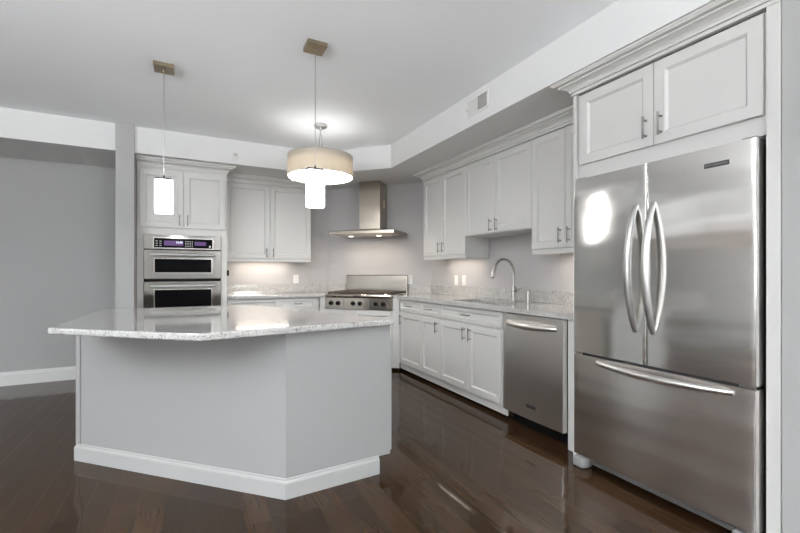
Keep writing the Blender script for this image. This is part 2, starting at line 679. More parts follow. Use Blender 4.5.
stile.prism(rel([(ax - .004 * q, ay - .004 * q), (ax + .036 * q - .004 * q, ay - .036 * q - .004 * q), (ax + .036 * q + .01 * q, ay - .036 * q + .01 * q), (ax + .01 * q, ay + .01 * q)]), .107, .886)
stile.build('end_stile', 'island_paint', isl)
MB().box(1.083 - OX - .002, 1.083 - OX + .012, 2.226 - OY, 2.30 - OY, .12, .80).build('side_panel', 'island_paint', isl)

# fronts on the working side of the island, towards the range
for k in range(3):
    L_ = 1.558
    ang = math.atan2(2.221 - 3.64, 1.083 - .44)
    d = MB().panel_door(.02 + k * .505, .52 + k * .505, .13, .87).build('door', 'cabinet', isl)
    pull_v(d, .06 + k * .505, .78)
    for o in (d,):
        o.matrix_local = Matrix.Translation((1.083 + .020 * math.sin(-ang) * 1.02 - OX, 2.221 + .020 * math.cos(ang) - OY, 0)) @ Matrix.Rotation(ang + math.pi, 4, 'Z')

# ------------------------------------------------------------------ worktops
top = MB().prism([(-.642, 2.642), (.015, 2.075), (.04, 2.060), (.075, 2.061), (1.085, 2.180), (1.098, 2.188), (1.095, 2.215), (.50, 3.72), (.44, 3.765), (-.61, 3.80)], .887, .922, .009, 3)
tag(top.build('worktop', 'granite', None, False), 'speckled pale granite slab on the angled island, the largest worktop', 'worktop')

# left run of the perimeter worktop
wt = thing('worktop', 'short pale granite worktop between the ovens and the gas rangetop', 'worktop', (.9, 5.45, .887))
a = lambda pts: [(x - .9, y - 5.45) for x, y in pts]
MB().prism(a([(.385, 5.745), (.385, 5.16), (1.475, 5.16), (1.548, 5.120), (1.980, 5.552), (1.790, 5.745)]), 0, .038, .005, 2).build('slab', 'granite', wt, False)
up = MB().prism(a([(.385, 5.758), (.385, 5.740), (1.786, 5.740), (1.797, 5.757)]), .0385, .158, .002, 1)
up.prism(a([(1.800, 5.751), (1.788, 5.738), (1.985, 5.541), (1.998, 5.555)]), .0385, .158, .002, 1)
up.build('upstand', 'granite', wt)

# right run with the sink cut-out
wt2 = thing('worktop', 'long pale granite worktop with the sink, over white base cabinets', 'worktop', (2.55, 3.2, .887))
SX0, SX1, SY0, SY1 = 2.36, 2.72, 2.70, 3.43


def slab_with_hole():
    o = MB()
    t = bmesh.new()
    out = [(2.25, 1.822), (2.885, 1.822), (2.885, 4.635), (2.66, 4.860), (2.218, 4.455), (2.25, 4.42)]
    inn = []
    r = .07
    for cx_, cy_, a0 in ((SX1 - r, SY0 + r, -90), (SX1 - r, SY1 - r, 0), (SX0 + r, SY1 - r, 90), (SX0 + r, SY0 + r, 180)):
        for k in range(7):
            an = math.radians(a0 + k * 15)
            inn.append((cx_ + r * math.cos(an), cy_ + r * math.sin(an)))
    z0, z1 = .887, .925
    loops = []
    for z in (z0, z1):
        vo = [t.verts.new((x - 2.55, y - 3.2, z - .887)) for x, y in out]
        vi = [t.verts.new((x - 2.55, y - 3.2, z - .887)) for x, y in inn]
        es = []
        for v in (vo, vi):
            es += [t.edges.new((v[i], v[(i + 1) % len(v)])) for i in range(len(v))]
        bmesh.ops.triangle_fill(t, use_beauty=True, edges=es)
        loops.append((vo, vi))
    for k in (0, 1):
        lo, hi = loops[0][k], loops[1][k]
        for i in range(len(lo)):
            j = (i + 1) % len(lo)
            t.faces.new((lo[i], lo[j], hi[j], hi[i]))
    bmesh.ops.recalc_face_normals(t, faces=t.faces[:])
    o._merge(t)
    return o


slab_with_hole().build('slab', 'granite', wt2)
b_ = lambda pts: [(x - 2.55, y - 3.2) for x, y in pts]
up = MB().prism(b_([(2.880, 1.822), (2.898, 1.822), (2.898, 4.652), (2.880, 4.644)]), .0385, .158, .002, 1)
up.prism(b_([(2.878, 4.647), (2.892, 4.661), (2.677, 4.876), (2.663, 4.862)]), .0385, .158, .002, 1)
up.build('upstand', 'granite', wt2)

# ------------------------------------------------------------------ base cabinets
BZ0, BZ1 = .10, .885


def base_unit(label, loc, rz, w, fronts, depth=.60, body_w=None, toe_x=.0008, group='white base cabinets'):
    """fronts: list of (kind, x0, x1, z0, z1, handle)"""
    t = thing('base_cabinet', label, 'cabinet', loc, rz, group)
    bw = body_w or w
    MB().box(.0008, bw - .0008, 0, depth, BZ0, BZ1).build('body', 'cabinet', t)
    MB().box(toe_x, bw - .0008, 0, .012, .033, .0995).build('toe_rail', 'cabinet', t)
    MB().box(.0008, w - .0008, .085, depth, 0, .0995).build('plinth', 'toe', t)
    for f in fronts:
        front(t, *f[:5], handle=f[5])
    return t


DZ0, DZ1 = .105, .722     # doors
RZ0, RZ1 = .741, .877     # drawers
# right run, from the corner towards the camera
w = .512
base_unit('white base cabinet beside the rangetop, first in the right-hand run', (2.30, 4.405, 0), RW, w,
          [('door', 0, w, DZ0, DZ1, (.045, .635, 'v')), ('drawer', 0, w, RZ0, RZ1, (w / 2, .81, 'h'))], .57, None, -.022)
w = .378
base_unit('narrow white base cabinet between corner cabinet and sink cabinet', (2.30, 3.893, 0), RW, w,
          [('door', 0, w, DZ0, DZ1, (w - .045, .635, 'v')), ('drawer', 0, w, RZ0, RZ1, (w / 2, .81, 'h'))], .57)
w = .985
t = thing('sink_cabinet', 'white double-door sink base cabinet left of the dishwasher', 'cabinet', (2.30, 3.515, 0), RW, 'white base cabinets')
MB().box(.0008, w - .0008, 0, .03, BZ0, BZ1).box(.0008, .02, .03, .57, BZ0, BZ1).box(w - .02, w - .0008, .03, .57, BZ0, BZ1).box(.02, w - .02, .03, .57, BZ0, .12).build('body', 'cabinet', t)
MB().box(.0008, w - .0008, 0, .012, .033, .0995).build('toe_rail', 'cabinet', t)
MB().box(.0008, w - .0008, .085, .57, 0, .0995).build('plinth', 'toe', t)
front(t, 'door', 0, .474, DZ0, DZ1, handle=(.474 - .045, .635, 'v'))
front(t, 'door', .474, .929, DZ0, DZ1, handle=(.474 + .045, .635, 'v'))
front(t, 'drawer', 0, .929, RZ0, RZ1, handle=(.46, .81, 'h'))
# filler strip between dishwasher and refrigerator
tag(MB().box(2.28, 2.88, 1.824, 1.918, 0, .885, .001, 1).build('filler_panel', 'cabinet'), 'narrow white upright panel between dishwasher and refrigerator', 'panel')

# back run, right of the ovens
w = .60
base_unit('white base cabinet beside the tall oven cabinet, behind the island', (.387, 5.21, 0), 0, w,
          [('door', 0, w / 2, DZ0, DZ1, (w / 2 - .04, .635, 'v')), ('door', w / 2, w, DZ0, DZ1, (w / 2 + .04, .635, 'v')), ('drawer', 0, w, RZ0, RZ1, (w / 2 - .01, .81, 'h'))], .53)
w = .47
base_unit('smaller white base cabinet left of the rangetop, under the wall outlet', (.987, 5.21, 0), 0, w,
          [('door', 0, w, DZ0, DZ1, (w - .045, .635, 'v')), ('drawer', 0, w, RZ0, RZ1, (w / 2, .81, 'h'))], .53, .512)

# corner cabinet carrying the rangetop
t = thing('corner_range_cabinet', 'white diagonal corner cabinet under the stainless gas rangetop', 'cabinet', (1.887, 4.79, 0), DG)
HW = .545
MB().prism([(-HW, .002), (HW, .002), (HW + .30, .30), (.79, .60), (-.79, .60), (-HW - .30, .30)], .10, .733).build('body', 'cabinet', t)
MB().prism([(-HW + .02, .085), (HW - .02, .085), (.70, .30), (.70, .58), (-.70, .58), (-.70, .30)], 0, .0995).build('plinth', 'toe', t)
MB().box(-HW, HW, .004, .016, .033, .0995).build('toe_rail', 'cabinet', t)
MB().box(-HW + .002, -.461, .002, .05, .7335, .885).build('filler', 'cabinet', t)
MB().box(.461, HW - .002, .002, .05, .7335, .885).build('filler', 'cabinet', t)
front(t, 'door', -.457, 0, DZ0, .728, -.018, (-.04, .62, 'v'))
front(t, 'door', 0, .457, DZ0, .728, -.018, (.04, .62, 'v'))

# ------------------------------------------------------------------ rangetop
t = thing('gas_rangetop', 'stainless steel six-knob gas rangetop set across the corner', 'cooktop', (1.887, 4.79, .735), DG)
MB().box(-.457, .457, .012, .60, 0, .155).build('body', 'steel_range', t)
pn = MB()
for x0, x1 in ((-.457, -.190), (-.1885, .1585), (.160, .457)):
    pn.box(x0, x1, -.022, .0115, .005, .150, .003, 2)
pn.build('control_panel', 'steel_range', t)
bn = MB().prism([(-.457, -.040), (.457, -.040), (.457, .02), (-.457, .02)], .152, .198, .018, 4)
bn.build('bullnose', 'steel_range', t, True)
MB().box(-.457, .457, .021, .555, .1555, .192, .003, 1).build('burner_deck', 'steel_range', t)
g = MB()
for k in range(3):
    x0 = -.44 + k * .295
    for x in (x0, x0 + .14, x0 + .28):
        g.box(x - .008, x + .008, .045, .54, .204, .222, .003, 1)
    for y in (.055, .17, .295, .42, .53):
        g.box(x0, x0 + .28, y - .008, y + .008, .200, .220, .003, 1)
    for x in (x0, x0 + .28):
        for y in (.055, .53):
            g.box(x - .008, x + .008, y - .008, y + .008, .192, .21)
g.build('grate', 'iron', t, False, label='dark cast iron burner grates')
for x in (-.29, .005, .30):
    for y in (.17, .42):
        MB().lathe([(0, .1925), (.045, .1925), (.045, .199), (.03, .203), (0, .203)], (x, y, 0), 20).build('burner', 'iron', t)
bgd = MB()
bgd.prism([(-.432, .575), (.470, .575), (.478, .590), (.478, .612), (-.432, .612)], .15, .432, .004, 2)
bgd.box(-.436, .482, .560, .614, .432, .440, .003, 1)
bgd.build('backguard', 'steel_range', t)
MB().box(-.055, .055, -.0425, -.035, .173, .183, .001, 1).build('nameplate', 'dark_body', t)
for x in (-.368, -.270, -.062, .033, .247, .346):
    k = MB().lathe([(0, .036), (.016, .036), (.021, .031), (.0225, .009), (.028, .005), (.029, 0), (0, 0)], (x, -.022, .080), 24, 'y')
    k.box(x - .004, x + .004, -.064, -.052, .063, .097, .002, 1)
    kn = k.build('knob', 'black', t, True)
    MB().lathe([(.0293, 0), (.0335, 0), (.0335, .004), (.0293, .004)], (x, -.0221, .080), 24, 'y', True).build('bezel', 'steel_range', kn, True)

# ------------------------------------------------------------------ range hood
t = thing('range_hood', 'stainless steel chimney hood on the corner wall above the rangetop', 'range hood', (1.875, 4.805, 1.69), DG)
cn = MB()
bm_ = bmesh.new()


def ring(bmx, x0, x1, y0, y1, z):
    return [bmx.verts.new(p) for p in ((x0, y0, z), (x1, y0, z), (x1, y1, z), (x0, y1, z))]


rs = [ring(bm_, -.452, .452, .12, .605, .022), ring(bm_, -.452, .452, .12, .605, .058), ring(bm_, -.435, .435, .14, .605, .068), ring(bm_, -.14, .21, .30, .605, .100)]
for r_ in rs[:3]:
    r_[2].co.x += .03
for A, B in zip(rs[:-1], rs[1:]):
    for k in range(4):
        bm_.faces.new((A[k], A[(k + 1) % 4], B[(k + 1) % 4], B[k]))
bm_.faces.new(rs[-1])
bm_.faces.new(rs[0][::-1])
bmesh.ops.recalc_face_normals(bm_, faces=bm_.faces[:])
cn._merge(bm_)
cn.build('canopy', 'steel_hood', t)
uf = MB()
bm_ = bmesh.new()
rs = [ring(bm_, -.43, .43, .15, .59, .0215), ring(bm_, -.33, .33, .22, .56, 0)]
for k in range(4):
    bm_.faces.new((rs[0][k], rs[0][(k + 1) % 4], rs[1][(k + 1) % 4], rs[1][k]))
bm_.faces.new(rs[1])
bm_.faces.new(rs[0][::-1])
bmesh.ops.recalc_face_normals(bm_, faces=bm_.faces[:])
uf._merge(bm_)
uf.build('filter', 'steel_hood', t)
for x in (-.2, .2):
    MB().lathe([(0, -.003), (.028, -.003), (.03, 0), (0, 0)], (x, .26, -.0005), 20).build('lamp', 'lamp_lens', t, True)
MB().box(-.108, .192, .325, .605, .100, .739, .002, 1).build('chimney', 'steel_hood', t)
MB().box(.1922, .196, .44, .50, .39, .50, .001, 1).build('sticker', 'sticker', t, label='small tan plate on the chimney side')
p = Matrix.Rotation(DG, 4, 'Z')
for x in (-.2, .2):
    v = p @ Vector((x, .26, 0))
    area('hood_lamp', (1.875 + v.x, 4.805 + v.y, 1.68), (0, 0, -1), 0.06, .06, 1.0, (1, .86, .70))

# ------------------------------------------------------------------ tall oven cabinet and ovens
t = thing('oven_cabinet', 'tall white cabinet housing the built-in double ovens', 'cabinet', (-.50, 5.10, 0), 0)
tw = .878
tb = MB()
tb.box(0, .058, 0, .64, 0, 2.335).box(tw - .058, tw, 0, .64, 0, 2.335)
tb.box(.058, tw - .058, 0, .64, 1.617, 2.335).box(.058, tw - .058, 0, .64, 0, .40).box(.058, tw - .058, .60, .64, .40, 1.617)
tb.build('body', 'cabinet', t)
front(t, 'door', .020, .437, 1.692, 2.315, handle=(.437 - .040, 1.78, 'v'))
front(t, 'door', .437, .858, 1.692, 2.315, handle=(.437 + .040, 1.78, 'v'))
front(t, 'drawer', .058, tw - .058, .11, .38, handle=(tw / 2, .27, 'h'))
crown([(-.50, 5.10), (.378, 5.10), (.378, 5.365)], 2.336, 'white crown moulding on top of the tall oven cabinet')

t = thing('double_oven', 'stainless steel built-in double oven with purple control display', 'oven', (-.441, 5.10, .40), 0)
ow = .757
MB().box(.002, ow - .002, .002, .58, .005, 1.212).build('body', 'dark_body', t)
cp = MB().box(0, ow, -.03, .0015, 1.057, 1.213, .004, 2).build('control_panel', 'steel_oven', t)


def rim(x0, x1, z0, z1, y, wdt, parent, mat='chrome'):
    r_ = MB()
    r_.box(x0 - wdt, x1 + wdt, y - .006, y, z1, z1 + wdt, .002, 1).box(x0 - wdt, x1 + wdt, y - .006, y, z0 - wdt, z0, .002, 1)
    r_.box(x0 - wdt, x0, y - .006, y, z0, z1, .002, 1).box(x1, x1 + wdt, y - .006, y, z0, z1, .002, 1)
    return r_.build('window_trim', mat, parent, label='bright rim around the dark glass')


MB().box(.098, .665, -.034, -.0305, 1.076, 1.176, .001, 1).build('display_glass', 'oven_glass', cp)
rim(.098, .665, 1.076, 1.176, -.0302, .011, cp)
MB().box(.19, .375, -.0352, -.0342, 1.098, 1.152).build('screen', 'display', cp, label='larger glowing purple screen')
MB().box(.485, .60, -.0352, -.0342, 1.105, 1.148).build('screen', 'display', cp, label='smaller glowing purple screen')
lettering('12:45', .030, 'display_text', cp, 'clock_digits', facing(.335, -.0354, 1.134), .0002)
keys = [(.395 + c_ * .021, .404 + c_ * .021, 1.090 + r_ * .018, 1.096 + r_ * .018) for r_ in range(4) for c_ in range(4)]
keys += [(.112 + c_ * .036, .132 + c_ * .036, 1.094 + k * .024, 1.099 + k * .024) for k in range(3) for c_ in range(2)]
keys += [(.632, .650, 1.088, 1.105)]
for x0, x1, z0, z1 in keys:
    MB().box(x0, x1, -.0352, -.0342, z0, z1).build('button', 'indicator', cp)


def oven_door(z0, z1, wz0, wz1, hz):
    d = MB()
    d.box(0, ow, -.032, .0015, z0, z1, .004, 2)
    d = d.build('door', 'steel_oven', t)
    MB().box(.105, .655, -.036, -.0325, wz0, wz1, .001, 1).build('window', 'oven_glass', d)
    rim(.105, .655, wz0, wz1, -.0322, .012, d)
    h = MB()
    pts, rad = [], []
    for k in range(13):
        u = k / 12
        pts.append((.06 + u * .637, -.060 - .028 * math.sin(math.pi * u), hz))
        rad.append(.011 + .004 * math.sin(math.pi * u))
    h.tube(pts, rad, 14)
    for x in (.075, .682):
        h.tube([(x, -.032, hz), (x, -.062, hz)], [.013, .010], 12)
    h.build('handle', 'steel_handle', d, True)


oven_door(.735, 1.050, .806, .951, .998)
MB().box(.003, ow - .003, -.018, .0015, .709, .733).build('vent_gap', 'black', t)
oven_door(.06, .707, .15, .615, .658)
MB().box(.003, ow - .003, -.02, .0015, .008, .056).build('bottom_trim', 'steel_oven', t)

# ------------------------------------------------------------------ wall cabinets
UZT = 2.335


def wall_unit(label, loc, rz, w, z0, splits, handle_z, rail=True, depth=.30, x_end=None):
    t = thing('wall_cabinet', label, 'cabinet', loc, rz, 'white wall cabinets')
    db = z0 + (.042 if rail else .006)
    MB().box(.0008, w - .0008, 0, depth, db - .004, UZT).build('body', 'cabinet', t)
    if rail:
        MB().box(.0008, w - .0008, -.014, .012, z0, db - .0045, .002, 1).box(.0008, .016, .0122, depth, z0, db - .0045).box(w - .016, w - .0008, .0122, depth, z0, db - .0045).build('light_rail', 'cabinet', t)
    xs = [0] + splits + [x_end or w]
    for i in range(len(xs) - 1):
        hx = xs[i + 1] - .042 if i % 2 == 0 else xs[i] + .042
        front(t, 'door', xs[i], xs[i + 1], db, UZT - .006, handle=(hx, handle_z, 'v'))
    return t


wall_unit('white two-door wall cabinet beside the range hood, over two outlets', (2.59, 4.327, 0), RW, .856, 1.358, [.409], 1.495)
wall_unit('shorter white two-door wall cabinet above the sink faucet', (2.59, 3.471, 0), RW, .936, 1.578, [.458], 1.66, False)
wall_unit('white two-door wall cabinet next to the refrigerator', (2.59, 2.535, 0), RW, .725, 1.355, [.345], 1.495, True, .30, .69)
wall_unit('white two-door wall cabinet right of the tall oven cabinet', (.385, 5.46, 0), 0, 1.072, 1.345, [.535], 1.46)
crown([(2.88, 4.327), (2.57, 4.327), (2.57, 1.905)][::1], UZT - .003, 'long white crown moulding over the right-hand wall cabinets')
crown([(.387, 5.44), (1.457, 5.44), (1.457, 5.755)], UZT - .003, 'white crown moulding on the wall cabinet behind the drum pendant', .75)

# refrigerator surround
tag(MB().box(2.2, 2.895, 1.785, 1.81, 0, 2.34, .001, 1).build('side_panel', 'cabinet'), 'thin white tall panel at the left side of the refrigerator', 'panel')
tag(MB().box(2.195, 2.895, .773, .820, 0, 2.34, .001, 1).build('side_panel', 'cabinet'), 'white tall panel at the right side of the refrigerator', 'panel')
t = thing('bridge_cabinet', 'white two-door cabinet directly above the refrigerator', 'cabinet', (2.22, 1.784, 0), RW, None)
w = .962
MB().box(0, w, 0, .60, 1.80, 2.335).build('body', 'cabinet', t)
front(t, 'door', .019, .485, 1.884, 2.326, handle=(.485 - .04, 1.985, 'v'))
front(t, 'door', .485, .953, 1.884, 2.326, handle=(.485 + .04, 1.985, 'v'))
crown([(2.56, 1.81), (2.2, 1.81), (2.2, .7735)], 2.3405, 'white crown moulding above the refrigerator cabinet', 1.05, .93)

def contoured(x0, x1, z0, z1, y0, y1, bow, name, mat, parent):
    """door slab with a slightly crowned front and rounded vertical edges"""
    b = bmesh.new()
    N = 24
    r = .006
    prof = []
    xs = [r * (1 - math.cos(math.pi / 2 * k / 5)) for k in range(6)]
    xs = [x0 + v for v in xs] + [x0 + r + (x1 - x0 - 2 * r) * k / N for k in range(1, N)] + [x1 - v for v in xs[::-1]]
    for x in xs:
        u = (x - x0) / (x1 - x0)
        yy = y0 + bow * (2 * u - 1) ** 2
        e = min(x - x0, x1 - x)
        if e < r:
            yy += r - math.sqrt(max(0, r * r - (r - e) ** 2))
        prof.append((x, yy))
    prof = [(x0, y1)] + [(x0, y0 + bow + r)] + prof[1:-1] + [(x1, y0 + bow + r), (x1, y1)]
    o = MB().prism(prof, z0, z1)
    return o.build(name, mat, parent, True)


# ------------------------------------------------------------------ refrigerator
t = thing('refrigerator', 'stainless steel french-door refrigerator with bottom freezer drawer', 'refrigerator', (2.14, 1.758, 0), RW)
fw = .924
MB().box(.006, fw - .006, .078, .70, .03, 1.765).build('body', 'dark_body', t)


dl = contoured(0, .4555, .712, 1.780, 0, .072, .0015, 'door', 'steel_fridge', t)
dr = contoured(.4585, fw, .712, 1.780, 0, .072, .0015, 'door', 'steel_fridge', t)
dw = contoured(0, fw, .078, .697, 0, .072, .0015, 'drawer', 'steel_drawer', t)


def bow_v(parent, x, z0, z1):
    h = MB()
    pts, rad = [], []
    N = 20
    for k in range(N + 1):
        u = k / N
        s = math.sin(math.pi * u)
        pts.append((x, .004 - .075 * s ** .75, z0 + (z1 - z0) * u))
        rad.append(.014 + .006 * s)
    h.tube(pts, rad, 14)
    h.build('handle', 'steel_handle', parent, True, label='bowed brushed steel handle')


bow_v(dl, .398, .885, 1.565)
bow_v(dr, .493, .885, 1.565)
h = MB()
pts, rad = [], []
for k in range(21):
    u = k / 20
    s = math.sin(math.pi * u)
    pts.append((.165 + u * .675, .004 - .060 * s ** .7, .668 - .004 * s))
    rad.append(.014 + .006 * s)
h.tube(pts, rad, 14)
h.build('handle', 'steel_handle_bright', dw, True, label='bowed brushed steel handle')
bd = MB().box(.728, .828, -.001, .004, 1.687, 1.709, .0008, 1).build('badge', 'dark_body', dr, label='small dark maker plate')
lettering('KITCHENAID', .0150, 'nickel', dr, 'badge_lettering', facing(.778, -.0012, 1.698))
for x0, x1 in ((.865, .922), (.005, .06)):
    MB().box(x0, x1, .02, .10, 1.781, 1.792, .003, 2).build('hinge_cover', 'grey_plastic', t)
for x0, x1 in ((.86, .92), (.004, .05)):
    MB().box(x0, x1, .008, .066, .6985, .7105, .001, 1).build('hinge', 'nickel', t)
MB().box(.004, fw - .004, .020, .0775, .698, .711).build('gasket', 'black_rubber', t)
gl = MB()
gl.box(.10, fw - .08, .045, .075, .028, .070)
for k in range(4):
    gl.box(.10, fw - .08, .038, .046, .032 + k * .0095, .0365 + k * .0095)
gl.build('base_grille', 'grille_grey', t)
for x0, x1 in ((.0, .085), (fw - .085, fw)):
    f_ = MB().prism([(x0, -.012), (x1 - .015, -.012), (x1, .02), (x1, .07), (x0, .07)], 0, .062, .012, 3)
    f_.build('foot', 'grey_plastic', t, True, label='grey roller foot cover')

# ------------------------------------------------------------------ dishwasher
t = thing('dishwasher', 'stainless steel dishwasher below the worktop, left of the refrigerator', 'dishwasher', (2.235, 2.517, 0), RW)
ww = .592
MB().box(.004, ww - .004, .0475, .62, .10, .882).build('body', 'dark_body', t)
d = contoured(0, ww, .112, .880, 0, .046, .008, 'door', 'steel', t)
h = MB()
pts, rad = [], []
for k in range(21):
    u = k / 20
    s = math.sin(math.pi * u)
    pts.append((.055 + u * .485, .004 - .052 * s ** .7, .812 - .006 * s))
    rad.append(.014 + .006 * s)
h.tube(pts, [1.25 * r_ for r_ in rad], 14, flat=1.0)
h.build('handle', 'steel_handle_bright', d, True, label='bowed brushed steel handle')
MB().box(.258, .350, -.0015, .003, .198, .222, .001, 1).build('badge', 'dark_body', d, label='small maker plate')
lettering('KITCHENAID', .0132, 'nickel', d, 'badge_lettering', facing(.304, -.0017, .210))
MB().box(.005, ww - .005, .11, .13, 0, .0995).build('toe_plate', 'black', t)

# ------------------------------------------------------------------ sink, faucet, soap dispenser
t = thing('kitchen_sink', 'undermount stainless sink set in the granite worktop', 'sink', (2.54, 3.065, .72), RW)
sk = bmesh.new()
hx, hy = (SY1 - SY0) / 2 + .004, (SX1 - SX0) / 2 + .004


def rrect(b, hx, hy, r, z):
    out = []
    for cx_, cy_, a0 in ((hx - r, -hy + r, -90), (hx - r, hy - r, 0), (-hx + r, hy - r, 90), (-hx + r, -hy + r, 180)):
        for k in range(7):
            an = math.radians(a0 + 15 * k)
            out.append(b.verts.new((cx_ + r * math.cos(an), cy_ + r * math.sin(an), z)))
    return out


rr_ = [rrect(sk, hx + .015, hy + .015, .085, .150), rrect(sk, hx + .015, hy + .015, .085, .1655), rrect(sk, hx, hy, .07, .1655), rrect(sk, hx - .012, hy - .012, .06, .02), rrect(sk, hx - .04, hy - .04, .04, .004), rrect(sk, hx - .04, hy - .04, .04, .0)]
for A, B in zip(rr_[:-1], rr_[1:]):
    for k in range(28):
        sk.faces.new((A[k], A[(k + 1) % 28], B[(k + 1) % 28], B[k]))
sk.faces.new(rr_[-1])
o_ = MB()
o_._merge(sk)
o_.build('basin', 'sink_steel', t, True)
MB().lathe([(0, .004), (.03, .004), (.042, .008), (.042, .005), (0, .0045)], (0, 0, .002), 24).build('drain', 'chrome', t, True)

t = thing('kitchen_faucet', 'tall gooseneck pull-down faucet behind the sink', 'faucet', (2.79, 2.99, .925), RW)
MB().lathe([(0, 0), (.029, 0), (.029, .006), (.021, .014), (.019, .05), (.018, .13), (.016, .16), (0, .16)], (0, 0, .0005), 28).build('base', 'nickel', t, True)
pts = [(0, 0, .15), (0, 0, .20), (0, 0, .27)]
R_ = .118
for k in range(0, 16):
    an = math.radians(180 - k * 11)
    pts.append((0.0 + .0 * k, -R_ - R_ * math.cos(an), .287 + R_ * math.sin(an)))
MB().tube(pts, .0125, 16).build('spout', 'nickel', t, True)
e_ = Vector(pts[-1])
g_ = (e_ - Vector(pts[-2])).normalized()
MB().tube([e_ - g_ * .012, e_ + g_ * .012, e_ + g_ * .05, e_ + g_ * .085, e_ + g_ * .092], [.0135, .0165, .0185, .0195, .015], 18).build('spray_head', 'nickel', t, True)
MB().tube([(.012, 0, .10), (.045, 0, .105), (.055, -.01, .118), (.07, -.055, .150)], [.013, .012, .006, .0045], 12).build('lever', 'nickel', t, True)

t = thing('soap_dispenser', 'small metal soap dispenser pump right of the faucet', 'soap dispenser', (2.77, 2.775, .925), RW)
MB().lathe([(0, 0), (.022, 0), (.022, .004), (.0165, .008), (.0155, .095), (.012, .102), (0, .102)], (0, 0, .0005), 24).build('body', 'nickel', t, True)
MB().tube([(0, 0, .10), (0, 0, .118), (-.004, -.012, .134), (-.015, -.04, .143), (-.030, -.075, .130), (-.034, -.083, .118)], [.006, .0055, .005, .005, .0045, .0045], 12).build('spout', 'nickel', t, True)

# ------------------------------------------------------------------ outlets, jack, vent, sprinkler
def outlet(label, loc, rz, sw=False):
    t = thing('wall_outlet', label, 'outlet', loc, rz, 'white wall outlets')
    MB().box(-.037, .037, -.006, -.0005, -.06, .06, .002, 2).build('cover_plate', 'plastic_white', t)
    if sw:
        MB().box(-.016, .016, -.009, -.0062, -.034, .034, .001, 1).build('rocker', 'plastic_white', t)
    else:
        for z in (-.024, .024):
            r_ = MB().box(-.017, .017, -.008, -.0062, z - .015, z + .015, .003, 2).build('receptacle', 'plastic_white', t)
            MB().box(-.008, -.0055, -.0086, -.0081, z - .003, z + .007).box(.0055, .008, -.0086, -.0081, z - .003, z + .007).build('slot', 'black', r_)
    return t


outlet('white outlet on the back wall right of the ovens', (1.327, 5.76, 1.115), 0)
outlet('white outlet on the corner wall right of the rangetop backguard', (2.6805, 4.8795, 1.106), DG)
outlet('white outlet under the wall cabinet, left one of the close pair', (2.9, 4.089, 1.110), RW, True)
outlet('white outlet under the wall cabinet, right one nearer the faucet', (2.9, 3.926, 1.112), RW)
t = thing('wall_jack', 'small black wall jack beside the tall oven cabinet', 'jack', (.418, 5.76, 1.20), 0)
MB().box(-.036, .036, -.006, -.0005, -.035, .035, .002, 1).build('cover_plate', 'black', t)
MB().box(-.010, .010, -.008, -.0062, -.008, .008, .001, 1).build('socket', 'dark_body', t)

t = thing('air_vent', 'white supply air vent grille high on the ceiling band', 'vent', (2.09, 2.79, 2.51), RW)
fr = MB()
VW, VH = .28, .145
fr.box(0, VW, -.008, -.0005, 0, .018, .002, 1).box(0, VW, -.008, -.0005, VH - .018, VH, .002, 1)
fr.box(0, .018, -.008, -.0005, .018, VH - .018, .002, 1).box(VW - .018, VW, -.008, -.0005, .018, VH - .018, .002, 1)
fr.box(.136, .144, -.008, -.0005, .018, VH - .018, .001, 1)
fr.build('frame', 'white_trim', t)
MB().box(.018, VW - .018, -.0015, -.0005, .018, VH - .018).build('backing', 'void', t)
v1 = MB()
for k in range(22):
    x = .021 + k * .0053
    v1.box(x, x + .0038, -.006, -.0018, .018, VH - .018)
v1.build('vertical_louvres', 'white_trim', t)
v2 = MB()
for k in range(7):
    z = .022 + k * .0148
    T = Matrix.Translation((0, -.004, z + .004)) @ Matrix.Rotation(math.radians(-38), 4, 'X')
    v2.box(.145, VW - .018, -.0045, .0045, -.0006, .0006, mat=T)
v2.build('slats', 'white_trim', t)
MB().box(.006, .012, -.022, -.0075, .06, .064).build('damper_lever', 'nickel', t)

t = thing('fire_sprinkler', 'small white sidewall fire sprinkler on the ceiling band', 'sprinkler', (.451, 4.92, 2.527), 0)
MB().lathe([(0, .004), (.030, .004), (.034, 0), (0, 0)], (0, -.0005, 0), 28, 'y').build('escutcheon', 'white_trim', t, True)
MB().lathe([(0, .04), (.006, .04), (.009, .03), (.006, .018), (.010, .004), (0, .004)], (0, -.0005, 0), 16, 'y').build('head', 'plastic_white', t, True)
MB().box(-.022, .022, -.05, -.02, .010, .0125).build('deflector', 'plastic_white', t)

